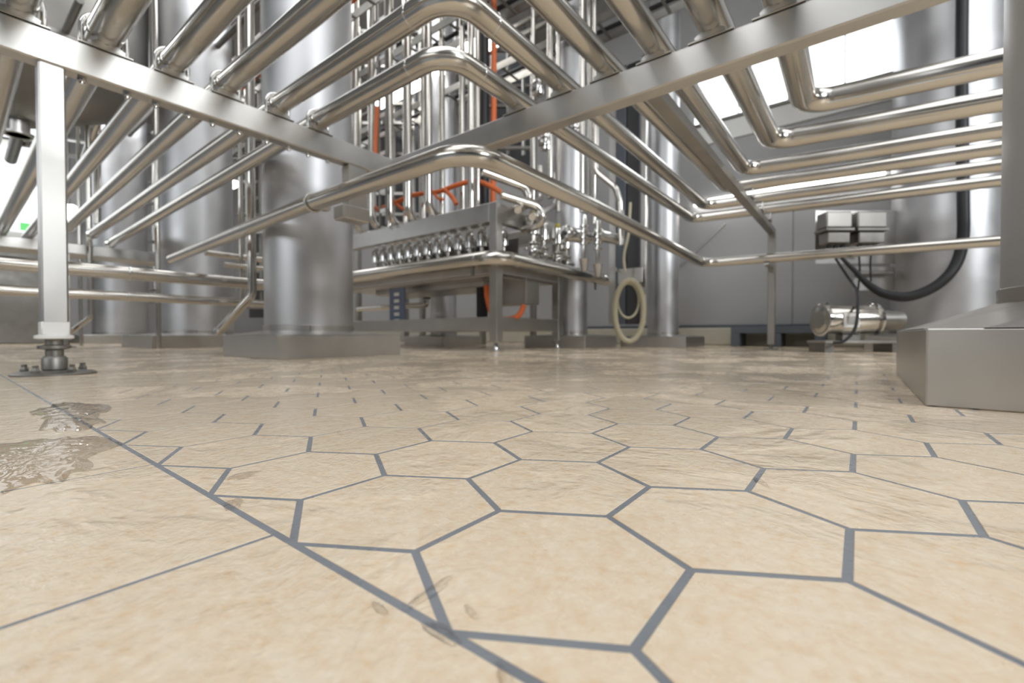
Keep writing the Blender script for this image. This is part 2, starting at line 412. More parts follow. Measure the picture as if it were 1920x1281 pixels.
# hanging bracket under the corner
s0 = at(655, 340, x=XB+.004).y; s1 = at(690, 340, x=XB+.004).y; zb = at(668, 412, x=XB+.004).z
G().box((XB-.05, s0, zb), (XB+.002, s1, ZB-.001), .004).build('hanging_bracket', BRUSH, rack)
G().box((XB-.06, s0-.03, zb-.004), (XB+.012, s1+.004, zb+.05), .004).build('bracket_box', BRUSH, rack)
# rounded corner joint
G().box((XB-.045, YA+.001, ZB+.004), (XB+.035, YA+.056, ZT+.004), .012).build('corner_joint', BRUSH, rack)

# ------------------------------------------------------------------ the six looped pipes
spec = [  # saddle on front beam, crossing on side beam, far bend, right end, left end, radius
    ((591, 230), (990, 202), (1297, 410), (1883, 338), (212, 458), .031),
    ((516, 201), (1067, 168), (1320, 386), (1882, 309), (176, 440), .030),
    ((422, 160), (1151, 136), (1363, 352), (1881, 277), (133, 426), .031),
    ((317, 125), (1240, 99), (1396, 318), (1880, 243), (105, 405), .032),
    ((187, 80), (1350, 68), (1446, 265), (1878, 188), (62, 400), .038),
    ((28, 8), (1470, 23), (1508, 196), (1876, 117), (-20, 396), .038)]
words = ['innermost looped steel pipe, just above the clamped low pipe',
         'second looped steel pipe, its near bend touching the top of the picture',
         'third looped steel pipe from the middle, far bend beside the lit wall tube',
         'fourth looped pipe from the middle, far bend above the wall tube lamp',
         'fifth looped pipe, thick, its far bend left of the big window panes',
         'outermost thick looped pipe, nearest the ceiling window and the bright post']
def ubolt(p, r, axis, par, beam_z, clampmat=MIRR):
    """U-bolt, cradle and dome nuts; axis = pipe direction ('x' or 'y')"""
    ax = Vector((1, 0, 0)) if axis == 'x' else Vector((0, 1, 0)); sd = Vector((0, 1, 0)) if axis == 'x' else Vector((1, 0, 0))
    R = r+.007; p = Vector(p); pts = [p+sd*R+Vector((0, 0, beam_z-.096-p.z))]
    for k in range(13):
        t = PI*k/12; pts.append(p+sd*R*math.cos(t)+Vector((0, 0, R*math.sin(t))))
    pts.append(p-sd*R+Vector((0, 0, beam_z-.096-p.z)))
    b = G().tube(pts, .006, 10).build('u_bolt', clampmat, par)
    for s in (1, -1):
        q = p+sd*R*s; G().lathe([(.009, 0), (.009, .006), (.006, .011), (.002, .013)], (q.x, q.y, beam_z-.081), (0, 0, -1), 8).build('dome_nut', clampmat, b)
        G().cyl((q.x, q.y, beam_z+.001), (q.x, q.y, beam_z+.007), .011, 12).build('washer', clampmat, b)
def cradle(p, r, axis, par, beam_z):
    p = Vector(p); ax = Vector((1, 0, 0)) if axis == 'x' else Vector((0, 1, 0)); sd = Vector((0, 1, 0)) if axis == 'x' else Vector((1, 0, 0))
    g = G(); w = r+.016; h0 = beam_z+.001
    for t in (-1, 1):   # bent plate: two sloping wings with a notch
        c = p+ax*.026*t
        prof = [(-r*.95, h0+.003), (-r*.5, h0+.003), (0, h0+.003), (r*.5, h0+.003), (r*.95, h0+.003), (r*.98, h0+.010), (r*.55, p.z-r*.9), (0, p.z-r*1.02), (-r*.55, p.z-r*.9), (-r*.98, h0+.010)]
        vs = []
        for e in (-.0015, .0015): vs += [c+ax*e+sd*a_+Vector((0, 0, z_-p.z)) for a_, z_ in prof]
        n = len(prof); fs = [list(range(n)), list(range(n, 2*n))[::-1]]+[[i, (i+1) % n, n+(i+1) % n, n+i] for i in range(n)]
        g.add(vs, fs)
    g.box(p-ax*.027-sd*w+Vector((0, 0, h0-p.z)), p+ax*.027+sd*w+Vector((0, 0, h0+.003-p.z)), .001)
    return g.build('cradle', BRUSH, par)
PZ = {}
for k, (sd_, cr_, fb, re, le, r) in enumerate(spec):
    z = ZT+.016+r
    ys = at(*sd_, x=XB-.02).y; ys = at(*sd_, z=z).y
    xs = at(*cr_, z=z).x
    F_ = at(*fb, z=z); E_ = at(*re, z=z); L_ = at(*le, z=z)
    if L_.x < -5.6 or k > 2: L_ = Vector((-5.4, ys+.06, z))
    Lp = Vector((L_.x, ys+(L_.y-ys)*.8, z))
    F_.x = xs+(F_.x-xs)*.9
    t = thing('process_pipe', words[k], 'pipe', (XB-.025, ys, z), 'looped steel pipes on the rack')
    E2 = E_+(E_-F_).normalized()*.45
    path = [Lp, (XB, ys, z), (xs, ys, z), (xs, YA, z), F_, E2]
    G().tube(path, r, 28, rad=.085 if r < .035 else .095).build('pipe_run', STEEL, t)
    PZ[k] = (ys, xs, z, r, F_)
    for q, dr in (((xs-.14, ys, z), (1, 0, 0)), ((xs, ys+.14, z), (0, 1, 0))):
        G().lathe([(r, 0), (r+.0009, .0015), (r+.0009, .0035), (r, .005)], q, dr, 28).build('weld_seam', MIRR, t)
    c1 = Vector((XB-.025, ys, z)); cradle(c1, r, 'x', t, ZT); ubolt(c1, r, 'x', t, ZT)
    c2 = Vector((xs, YA+.025, z)); cradle(c2, r, 'y', t, ZT)
    if k < 3: cradle(Vector((XC, F_.y+(E_.y-F_.y)*max(0, (XC-F_.x))/(E_.x-F_.x), z)), r, 'x', t, ZB+.051)
    # end elbow on the far rack
    if k < 3: G().lathe([(r+.006, 0), (r+.008, .004), (r+.008, .016), (r+.006, .02)], Lp, (1, 0, 0), 24).build('end_ferrule', MIRR, t)

# low clamped pipe
z0 = .585; r0 = .029
l0y = at(625, 367, z=z0).y; l0x = (at(930, 297, z=z0).x+at(1100, 390, z=z0).x)/2
fb, re, le = at(1318, 494, z=z0), at(1885, 451, z=z0), at(322, 486, z=z0)
low = thing('process_pipe', 'low steel pipe clamped under the rack corner, sweeping from left column to far right', 'pipe', (XB, l0y, z0))
G().tube([le, (XB-.1, l0y, z0), (l0x, l0y, z0), (l0x+.01, 1.4, z0), fb, re+(re-fb).normalized()*.45], r0, 28, rad=.11).build('pipe_run', STEEL, low)
cz = []
for k in range(25):
    t_ = 2*PI*k/24; cz.append((XB-.03, l0y+(r0+.004)*math.cos(t_), z0+(r0+.004)*math.sin(t_)))
G().tube(cz, .004, 8, cap=False).box((XB-.05, l0y+r0, z0-.02), (XB-.012, l0y+r0+.03, z0+.02), .003).build('clamp', BRUSH, low)
G().box((XC-.015, fb.y+.0, z0-.045), (XC+.015, 3.32, z0-.035), .001).build('clip', BRUSH, low)

# ------------------------------------------------------------------ steel columns on stepped plinths
def plinth(bx, cx, cy, r, h, htop, par):
    """box with a sheet top that slopes up to the round column"""
    x0, y0, x1, y1 = bx; g = G(); g.box((x0, y0, 0), (x1, y1, h), .002)
    o = g.build('plinth', BRUSH, par)
    n = 32; vs = []; fs = []
    def sqr(t):
        c, s = math.cos(t), math.sin(t); m_ = max(abs(c), abs(s)); return ((x0+x1)/2+(x1-x0)/2*c/m_*.998, (y0+y1)/2+(y1-y0)/2*s/m_*.998)
    for k in range(n):
        t = 2*PI*(k+.5)/n; vs.append((*sqr(t), h+.0005))
    for k in range(n):
        t = 2*PI*(k+.5)/n; vs.append((cx+(r+.01)*math.cos(t), cy+(r+.01)*math.sin(t), htop))
    for k in range(n): j = (k+1) % n; fs.append([k, j, n+j, n+k])
    G().add(vs, fs).build('plinth_cover', BRUSH, par)
def column(px, dep, wpx, box, h, htop, label, top=ZC-.01, collar=True, cen=None, r=None):
    c = cen or at(px, 640, d=dep); r = r or wpx/2/FPX*dep*.985
    t = thing('tank_leg', label, 'column', (c[0], c[1], 0), 'round steel tank legs')
    plinth(box if box else (c[0]-r-.14, c[1]-r-.14, c[0]+r+.14, c[1]+r+.14), c[0], c[1], r, h, htop, t)
    G().lathe([(r, 0), (r, top-.03)], (c[0], c[1], .03), seg=48).build('column', COLM, t)
    if collar:
        G().lathe([(r+.001, 0), (r+.004, .001), (r+.004, .028), (r+.001, .03)], (c[0], c[1], htop-.004), seg=48).build('collar', BRUSH, t)
        q = at(px+(4 if cen is None else 0), 640, d=1); v = (Vector((CAM.x, CAM.y, 0))-Vector((c[0], c[1], 0))).normalized()
        b = Vector((c[0], c[1], htop+.01))+v*(r+.004); G().box(b-Vector((.002, .002, .014)), b+Vector((.002, .002, .014)), .0005).build('collar_joint', DARKM, t)
    return t, Vector((c[0], c[1], 0)), r
c0 = at(520, 675, z=0)
column(582, 2.08, 153, (c0.x-.54, c0.y, c0.x, c0.y+.60), .098, .118, 'large steel tank leg left of centre on a square plinth, behind the low pipe', cen=tuple(at(582, 640, d=2.2))[:2], r=.199)
column(369, 3.85, 122, None, .098, .115, 'steel tank leg second from left, behind the ends of the looped pipes')
column(228, 5.6, 82, None, .098, .112, 'leftmost steel tank leg, beside the bright post')
column(832, 4.3, 48, None, .085, .10, 'slim steel leg behind the valve bench, seen between the hanging pipes')
column(1071, 3.55, 60, None, .09, .105, 'steel leg right of the valve bench on a low plinth')
column(1243, 3.75, 56, None, .085, .10, 'narrow steel leg near the back wall right of the hose coil')
tg, cg, rg_ = column(1773, 2.98, 164, None, .09, .105, 'broad steel leg at right behind the electric boxes and black conduit')
c1 = at(1735, 762, z=0)
column(2100, 1, 1, (c1.x, c1.y, c1.x+.62, c1.y+.62), .107, .150, 'nearest steel tank leg at the right edge on a tall plinth', cen=(c1.x+.283, c1.y+.28), r=.165)

# tank bodies overhead
def tank(cx, cy, r, zb, label):
    t = thing('process_tank', label, 'tank', (cx, cy, zb), 'large steel tanks overhead')
    G().lathe([(r, 0), (r, 1.6)], (cx, cy, zb), seg=64).build('shell', TANK, t)
    G().lathe([(.12, -.34), (.14, -.33), (r*.96, -.035), (r, 0)], (cx, cy, zb), seg=64).build('cone_bottom', TANK, t)
    G().lathe([(.06, -.1), (.06, 0)], (cx, cy, zb-.34), seg=20).lathe([(.085, 0), (.085, .015)], (cx, cy, zb-.44), seg=20).build('outlet', BRUSH, t)
    G().lathe([(r+.001, 0), (r+.012, .004), (r+.012, .05), (r+.001, .054)], (cx, cy, zb+.01), seg=64).build('rim_band', BRUSH, t)
tank(-4.56, .26, .73, 1.95, 'dark grey underside of the large tank at upper left')

# ------------------------------------------------------------------ far rack at left with its low pipes
xr = -4.75
fr = thing('pipe_rack', 'far low pipe rack at left where the looped pipes end', 'rack', (xr, .6, 0))
G().box((xr-.32, -.9, ZB-.02), (xr, 1.5, ZT-.02), .004).build('crossbeam', BRUSH, fr)
G().box((xr-.04, .5, .06), (xr, .54, ZB-.021), .004).build('post', BRUSH, fr)
G().box((xr-.04, 1.44, .0), (xr, 1.48, ZB-.021), .004).build('post', BRUSH, fr)
G().lathe([(.05, 0), (.05, .006), (.015, .012), (.015, .06)], (xr-.02, .52, 0)).build('foot', DARKM, fr)
for (p0, p1, xx, r, lab) in (((-40, 494), (500, 531), -2.55, .030, 'upper of two low level pipes crossing behind the bright post'),
                             ((-40, 538), (497, 572), -2.55, .021, 'lower thin level pipe crossing behind the bright post near the floor')):
    a = at(*p0, x=xx); b = at(*p1, x=xx); z = (a.z+b.z)/2; r = r
    t = thing('process_pipe', lab, 'pipe', (xx, (a.y+b.y)/2, z))
    G().tube([(xx, a.y-.4, z), (xx, b.y+.35, z)], r, 20).build('pipe_run', STEEL, t)
    for s in (.42, .93):
        q = a.lerp(b, s); G().lathe([(r, 0), (r+.003, .002), (r+.003, .008), (r, .01)], (xx, q.y, z), (0, 1, 0), 20).build('weld_seam', MIRR, t)
for k, (p0, p1, xx, r) in enumerate((((385, 474), (500, 484), -2.9, .017), ((420, 496), (500, 506), -2.75, .014))):
    a = at(*p0, x=xx); b = at(*p1, x=xx)
    G().tube([(xx, a.y, a.z), (xx, b.y+.3, a.z)], r, 16).build('process_pipe', STEEL)
    tag(bpy.data.objects['process_pipe' if 0 else C.objects[-1].name], ['short level pipe stub left of the large leg, upper', 'short level pipe stub left of the large leg, lower'][k], 'pipe')

# vertical sampling / drain pipes
def vpipe(pts, r, label, m=STEEL, rad=.05, name='drain_pipe', extra=None, group=None):
    t = thing(name, label, 'pipe', pts[-1], group)
    G().tube(pts, r, 18, rad=rad).build('pipe_run', m, t)
    if extra: extra(t)
    return t
dd = 2.35
P_ = [at(482, 180, d=dd), at(473, 553, d=dd), at(408, 625, d=dd)]; P_[0] = Vector((P_[1].x, P_[1].y, ZC))
vpipe(P_, .021, 'drain pipe with slanted open end left of the large leg', extra=lambda t: (
    G().tube([at(455, 575, d=dd+.02), at(420, 612, d=dd+.02)], .012, 12).build('sleeve', BRUSH, t),
    G().lathe([(.021, 0), (.026, .002), (.026, .012), (.021, .014)], P_[2]+(P_[1]-P_[2]).normalized()*.01, (P_[1]-P_[2]), 18).build('end_ring', MIRR, t)))
dd2 = 3.6
P2 = [Vector((0, 0, ZC)), at(170, 595, d=dd2), at(130, 625, d=dd2)]; P2[0].x, P2[0].y = P2[1].x, P2[1].y
vpipe(P2, .018, 'distant drain pipe with slanted end behind the bright post')
for i, (px, r) in enumerate(((452, .012), (466, .010), (496, .012), (150, .014), (296, .016))):
    q = at(px, 500, d=[2.7, 2.75, 2.8, 4.2, 3.3][i])
    vpipe([(q.x, q.y, ZC), (q.x, q.y, (.30, .35, .40, 0., 0.)[i])], r, ['slim riser left of the slanted drain pipe', 'thin riser just behind the slanted drain pipe', 'slim riser tight against the large leg',
          'slim distant riser right of the bright post', 'riser between the two left tank legs'][i], name='riser_pipe', group='slim risers at left')

# ------------------------------------------------------------------ valve bench
lg = at(930, 658, z=0); BX, BY = lg.x, lg.y
l2 = at(1045, 640, x=BX).y
dep1 = proj((BX, BY, 0))[2]
def zat(px, py, x=None, y=None): return at(px, py, x=x, y=y).z
yf = BY-.03
zt1 = zat(930, 377, y=yf); zt0 = zat(930, 413, y=yf)
zl1 = zat(920, 594, y=yf); zl0 = zat(920, 620, y=yf)
bench = thing('valve_bench', 'stainless square-tube bench carrying the valve manifold in the middle distance', 'machine frame', (BX, BY, 0))
xl = BX-1.75
w_ = .03
for (x_, y_) in ((BX, BY), (BX, l2), (xl, BY), (xl, l2)):
    lgp = G().box((x_-w_, y_-w_, .06), (x_+w_, y_+w_, zt1 if (x_, y_) == (BX, BY) else zt1), .003).build('leg', BRUSH, bench)
    G().lathe([(.05, 0), (.05, .005), (.016, .01), (.013, .02), (.013, .05), (.03, .055), (.03, .062)], (x_, y_, 0), seg=20).build('levelling_foot', MIRR, lgp)
for (a, b, n_) in (((xl+w_+.001, BY-w_, zt0), (BX-w_-.001, BY+w_-.01, zt1), 'top_rail'), ((xl+w_+.001, l2-w_, zt0), (BX-w_-.001, l2+w_, zt1), 'top_rail'),
               ((BX-w_, BY+w_+.001, zt0), (BX+w_-.01, l2-w_-.001, zt1), 'top_rail'), ((xl+w_+.001, BY-w_+.005, zl0), (BX-w_-.001, BY+w_-.005, zl1), 'lower_rail'),
               ((BX-w_+.005, BY+w_+.001, zl0), (BX+w_-.005, l2-w_-.001, zl1), 'lower_rail'), ((xl+w_+.001, l2-w_+.005, zl0), (BX-w_-.001, l2+w_-.005, zl1), 'lower_rail')):
    G().box(a, b, .003).build(n_, BRUSH, bench)
zp = zat(920, 512, y=yf)
tr = G().box((xl+w_+.002, BY+.0, zp-.012), (BX-w_-.002, l2-.02, zp+.012), .004).box((xl+.3, BY+.16, zp-.05), (BX-.25, l2-.16, zp-.011), .004).build('drip_tray', BRUSH, bench)
G().box((xl+w_+.001, BY-w_+.004, zp+.0), (BX-w_-.001, BY-.002, zp+.05), .003).build('tray_rail', BRUSH, bench)
G().box((BX-.0, BY+w_+.001, zp+.0), (BX+w_-.004, l2-w_-.001, zp+.05), .003).build('tray_rail', BRUSH, bench)
G().box((xl+w_+.002, BY+.36, zp+.012), (BX-.1, BY+.37, zt0-.02), .002).build('dark_back_sheet', DARKM, bench)  # dark sheet added to darken the space behind the valves

# rail pipe in front of the bench, with capped end
rr = .046; zr = (zat(925, 482, y=BY-w_-rr-.012))
ya_ = BY-w_-rr-.004; xb_ = BX+w_+rr+.004
e_ = at(1137, 520, x=xb_)
rail = thing('rail_pipe', 'thick steel pipe wrapping the front corner of the valve bench with a capped end', 'pipe', (xb_, ya_, zr))
G().tube([(xl, ya_, zr), (xb_, ya_, zr), (xb_, e_.y, zr)], rr, 28, rad=.12).build('pipe_run', STEEL, rail)
G().lathe([(rr+.0006, 0), (rr+.0012, .002), (rr+.0012, .118), (rr*.9, .125), (rr*.5, .13)], (xb_, e_.y-.11, zr), (0, 1, 0), 28).build('end_cap', MIRR, rail)
for q, dr in (((xb_-.16, ya_, zr), (1, 0, 0)), ((xb_, ya_+.16, zr), (0, 1, 0))):
    G().lathe([(rr, 0), (rr+.0015, .002), (rr+.0015, .006), (rr, .008)], q, dr, 28).build('weld_seam', MIRR, rail)
for (x_, y_) in ((xb_-.2, ya_), (xb_, e_.y-.2)):
    G().box((x_-.008, y_-.008, zr-rr-.05), (x_+.008, y_+.008, zr-rr+.004), .002).build('bolt', DARKM, rail)

# valves
def make_valve(s=1.0, label='', yellow=False):
    t = thing('sanitary_valve', label, 'valve', (0, 0, 0), 'polished valves hanging in the bench')
    G().lathe([(.010*s, 0), (.024*s, .002), (.026*s, .012), (.026*s, .055*s), (.02*s, .065*s), (.012*s, .07*s)], (0, 0, 0), seg=16).build('valve_body', MIRR, t)
    G().lathe([(.031*s, 0), (.034*s, .003), (.034*s, .010), (.031*s, .013)], (0, 0, .066*s), seg=16).lathe([(.014*s, 0), (.014*s, .05*s)], (0, 0, .079*s), seg=12).build('clamp_ring', STEEL, t)
    g = G().lathe([(.022*s, 0), (.034*s, .004), (.034*s, .085*s), (.030*s, .1*s), (.012*s, .112*s)], (0, 0, .12*s), seg=18)
    ac = g.build('actuator', MIRR, t)
    G().lathe([(.015, 0), (.017, .002), (.017, .018), (.010, .024)], (0, 0, .232*s), seg=14).build('sensor_cap', YEL if yellow else WHITE, ac)
    G().tube([(0, 0, .035*s), (.0, .09*s, .035*s)], .015*s, 14).lathe([(.022, 0), (.022, .008)], (0, .07*s, .035*s), (0, 1, 0), 14).build('side_port', STEEL, t)
    G().tube([(0, 0, .02), (0, 0, -.04*s)], .012*s, 12).lathe([(.019*s, 0), (.019*s, .012)], (0, 0, -.035*s), seg=14).build('lower_port', STEEL, t)
    for kx, kr in ((-.03, 1.25), (.03, 1.)):
        G().lathe([(.002*kr, -.010*kr), (.008*kr, -.006*kr), (.010*kr, 0), (.008*kr, .006*kr), (.002*kr, .010*kr)], (kx*s, -.03, (.045+.1*kx)*s), seg=12).build('ball_knob', MIRR, t)
    return t
n = 13; first = None
ordn = ['first', 'second', 'third', 'fourth', 'fifth', 'sixth', 'seventh', 'eighth', 'ninth', 'tenth', 'eleventh', 'twelfth', 'thirteenth', 'fourteenth']
zv = zt0-.235
for row, yy in ((0, BY+.09), (1, BY+.25)):
    for i in range(n):
        x_ = BX-.09-.104*i-(.05*row); lab = f'{ordn[i]} polished valve from the bench corner in the {["front", "second"][row]} row'
        p = (x_, yy, zv+.02*row)
        if first is None: first = make_valve(.98, lab); first.location = p
        else: dup(first, p, lab)
side = make_valve(1.15, 'first valve on the right side of the bench, with yellow cap', True); side.location = (BX+.07, BY+.30, zv+.06)
for i in range(1, 4): dup(side, (BX+.07-.02*(i % 2), BY+.30+.15*i, zv+.06-.01*i), f'{ordn[i]} yellow-capped valve along the right side of the bench')

# manifold bodies above the bench: cross pipes joining the valve tops
for j, (dy, zz, r) in enumerate(((.18, zt1+.03, .022), (.32, zt1+.05, .022), (.46, zt1+.03, .022))):
    o = G().tube([(xl+.1, BY+dy, zz), (BX-.12, BY+dy, zz)], r, 16).build('manifold_pipe', STEEL)
    tag(o, ['front manifold pipe lying along the bench top', 'middle manifold pipe lying along the bench top', 'rear manifold pipe lying along the bench top'][j], 'pipe', 'pipes along the bench top')
# hook shaped risers at the front of the bench
hooks = ((698, 418), (731, 410), (765, 402), (803, 392))
for i, (px, py) in enumerate(((668, 424),)+hooks):
    q = at(px, py-22, y=BY-.03); zz = zt1+.022
    t = vpipe([(q.x, q.y, ZC), (q.x, q.y, zz), (q.x, q.y+.22, zz)], .029, f'{ordn[i]} hooked steel riser from the left curving over the bench rail', rad=.09, name='hooked_pipe', group='hooked risers over the bench',
              extra=None)
    G().lathe([(.030, 0), (.035, .003), (.035, .014), (.030, .017)], (q.x, q.y+.2, zz), (0, 1, 0), 16).build('union', MIRR, t)
    q2 = (q.x+.055, q.y+.28, 0)
    vpipe([(q2[0], q2[1], ZC), (q2[0], q2[1], zt1+.06)], .022, f'{ordn[i]} straight riser from the left, behind a hooked one', name='riser_pipe', group='straight risers behind the hooks')
for i, (px, dep, r, z0_) in enumerate(((884, 2.9, .022, zt1), (896, 3.05, .018, zt1), (1000, 3.0, .013, 1.0), (1031, 2.8, .020, .95), (1047, 3.1, .014, .95), (1091, 2.75, .016, .85), (1104, 2.9, .012, .9), (1114, 2.85, .013, .8))):
    q = at(px, 500, d=dep)
    vpipe([(q.x, q.y, ZC), (q.x, q.y, z0_)], r, ['stout riser behind the bench corner', 'slimmer riser touching the stout one behind the corner', 'thin riser left of the hanging actuators', 'bright riser beside the hanging actuators',
          'thin riser behind the hanging actuators', 'bright riser in front of the bench side', 'hairline riser in the right-hand bundle', 'outer riser in the right-hand bundle'][i], name='riser_pipe', group='risers above the bench side')
# S-bent pipe at the right of the bench
d_ = 2.75
sp = [at(1117, 180, d=d_+.1), at(1117, 322, d=d_), at(1154, 352, d=d_-.05), at(1163, 380, d=d_-.05), at(1165, 460, d=d_-.05)]
vpipe(sp, .018, 'S-bent steel pipe at the right end of the bench', rad=.07, name='bent_pipe')
d_ = 2.85
for i, (ax_, ay, bx_, by_) in enumerate(((905, 322, 985, 352), (940, 366, 1010, 388))):
    a = at(ax_, ay, d=d_-.1); b = at(bx_, by_, d=d_); c = b+Vector((.03, .02, -.10)); e = c+Vector((-.16, -.02, -.03))
    vpipe([a, b, c, e], .026, ['upper thick hooked pipe over the bench side rail', 'lower thick hooked pipe over the bench side rail'][i], rad=.05, name='bent_pipe', group='thick bends over the side rail')
for i, (px, py) in enumerate(((1013, 372), (1040, 385))):
    a = at(px, py-60, d=ZC); vpipe([a, at(px+2, py, d=ZC), at(px-42, py+22, d=2.7)], .022, ['left curl of pipe under the long low pipe', 'right curl of pipe under the long low pipe'][i], rad=.06, name='bent_pipe')

# horizontal actuators and cone funnels at the right
def actuator(px, py, dep, L, r, label):
    c = at(px, py, d=dep); t = thing('actuator', label, 'valve actuator', c, 'lying actuators at the bench end')
    G().lathe([(r*.8, 0), (r, .004), (r, L-.02), (r*.85, L-.004), (r*.4, L)], c, (.25, 1, 0), 24).build('cylinder_body', MIRR, t)
    G().lathe([(r+.006, 0), (r+.008, .002), (r+.008, .012), (r+.006, .014)], c+Vector((.0, .02, 0)), (.25, 1, 0), 24).build('end_flange', STEEL, t)
    G().lathe([(.014, -.012), (.014, 0)], c, (.25, 1, 0), 12).build('end_plug', DARK, t)
actuator(1058, 437, 2.72, .22, .045, 'lying mirror-finish actuator at the bench end, left one')
actuator(1118, 440, 2.8, .22, .038, 'lying mirror-finish actuator at the bench end, right one')
for i, (px, py) in enumerate(((1095, 497), (1121, 507))):
    c = at(px, py, d=2.72); t = thing('drain_funnel', ['left of two small cone funnels under stacked clamps', 'right of two small cone funnels under stacked clamps'][i], 'funnel', c, 'cone funnels under the bench end')
    G().lathe([(.012, 0), (.016, .002), (.028, .07), (.030, .075)], c+Vector((0, 0, -.04)), seg=20).build('cone', BRUSH, t)
    G().tube([c+Vector((0, 0, .03)), c+Vector((0, 0, .30))], .013, 14).build('stem', MIRR, t)
    for k in range(4): G().lathe([(.018, 0), (.026, .003), (.026, .014), (.018, .017)], c+Vector((0, 0, .12+.035*k)), seg=18).build('clamp_ring', MIRR, t)
def ball_valve(px, py, dep, label):
    c = at(px, py, d=dep); t = thing('sanitary_valve', label, 'valve', c, 'ball valves on the risers')
    G().lathe([(.02, -.05), (.034, -.046), (.036, -.03), (.026, -.026), (.032, 0), (.026, .026), (.036, .03), (.034, .046), (.02, .05)], c, seg=20).build('valve_body', MIRR, t)
    G().lathe([(.018, 0), (.018, .03), (.026, .032), (.026, .05)], c, (-.6, -.8, .0), 16).build('actuator', DARKM, t)
    for s in (-1, 1): G().lathe([(.003, -.012), (.010, -.007), (.012, 0), (.010, .007), (.003, .012)], c+Vector((.03*s, -.035, .02)), seg=12).build('ball_knob', MIRR, t)
ball_valve(1010, 165, 2.95, 'valve with ball knobs on the bright riser above the side beam')
ball_valve(1025, 268, 2.8, 'valve with ball knobs on the bright riser just below the side beam')
ball_valve(1080, 250, 2.9, 'small valve on the right riser just below the side beam')

# orange cables over the manifold
def cable(pts, r, m, label, name='cable', cat='cable', seg=10, sm=True):
    o = G().tube(smooth_path(pts) if sm else pts, r, seg).build(name, m); return tag(o, label, cat)
D0 = 2.85
cable([at(x_, y_, y=BY+.10+dz_*.5) for x_, y_, dz_ in ((700, 372, -.1), (706, 392, -.08), (735, 383, -.05), (775, 366, 0), (820, 360, .05), (860, 346, .1), (893, 340, .15), (925, 352, .15), (943, 364, .1))], .017, ORANGE, 'long orange cable bundle lying over the manifold')
cable([at(x_, y_, y=BY+.08) for x_, y_ in ((742, 380), (752, 390), (764, 394))], .013, ORANGE, 'short orange cable tail behind the second hooked riser')
cable([at(x_, y_, y=BY+.12) for x_, y_ in ((833, 355), (848, 370), (856, 383))], .015, ORANGE, 'orange cable dropping to the bench rail')
cable([at(x_, y_, y=BY+.10) for x_, y_ in ((815, 364), (822, 372), (832, 374))], .010, ORANGE, 'short orange cable tail behind the fourth hooked riser')
cable([at(x_, y_, d=3.1) for x_, y_ in ((926, -250), (926, 130), (926, 200), (924, 380))], .02, ORANGE, 'vertical orange cable above the side beam')
cable([at(x_, y_, d=3.15) for x_, y_ in ((908, -250), (908, 140), (908, 200), (908, 400))], .035, BLACK, 'black vertical conduit beside the orange cable')
cable([at(x_, y_, d=3.3) for x_, y_ in ((707, 200), (705, 240), (704, 290))], .014, ORANGE, 'thin orange riser cable between hooked risers')
# corrugated orange hose under the bench
pp = smooth_path([at(x_, y_, d=2.9) for x_, y_ in ((912, 535), (914, 560), (925, 592), (950, 599), (972, 592), (983, 572))], 12)
o = G().tube(pp, [.0155+(.003 if k % 2 else 0) for k in range(len(pp))], 14).build('corrugated_hose', ORANGE); tag(o, 'orange corrugated hose looping under the bench behind the front leg', 'hose')
# control box behind the bench
q = at(960, 552, d=3.1)
bx = thing('control_box', 'grey steel box hanging behind the front leg of the bench', 'box', (q.x, q.y, q.z))
G().box((q.x-.30, q.y, q.z-.07), (q.x+.12, q.y+.16, q.z+.13), .004).build('housing', BRUSH, bx)
G().box((q.x-.28, q.y-.006, q.z-.05), (q.x+.10, q.y-.0005, q.z+.11), .002).build('door', BRUSH, bx)
q = at(904, 565, d=3.15); tag(G().box((q.x-.02, q.y-.04, .22), (q.x+.02, q.y+.04, .75), .003).build('cable_duct', BLACK), 'black upright cable duct behind the bench front leg', 'duct')
# drain elbow below the tray
q = at(800, 525, d=ZC); zz = zat(800, 572, y=q.y)
dr = vpipe([(q.x, q.y, zp-.1), (q.x, q.y, zz), (q.x-.95, q.y, zz)], .022, 'drain pipe with union turning left under the bench tray', rad=.07)
for dz in (.045, .10): G().lathe([(.024, 0), (.034, .004), (.034, .014), (.024, .018)], (q.x, q.y, zz+dz), seg=12).build('union', DARKM, dr)
q = at(744, 580, d=3.4); bb = thing('sign_board', 'narrow blue and white board on the wall seen under the tray', 'board', (q.x, q.y, q.z))
G().box((q.x-.09, q.y, q.z-.16), (q.x+.09, q.y+.012, q.z+.16), .002).build('board', BLUEG, bb)
for k in range(6): G().box((q.x-.03, q.y-.003, q.z-.15+.05*k), (q.x+.03, q.y-.0005, q.z-.125+.05*k), .001).build('stripe', WHITE, bb)

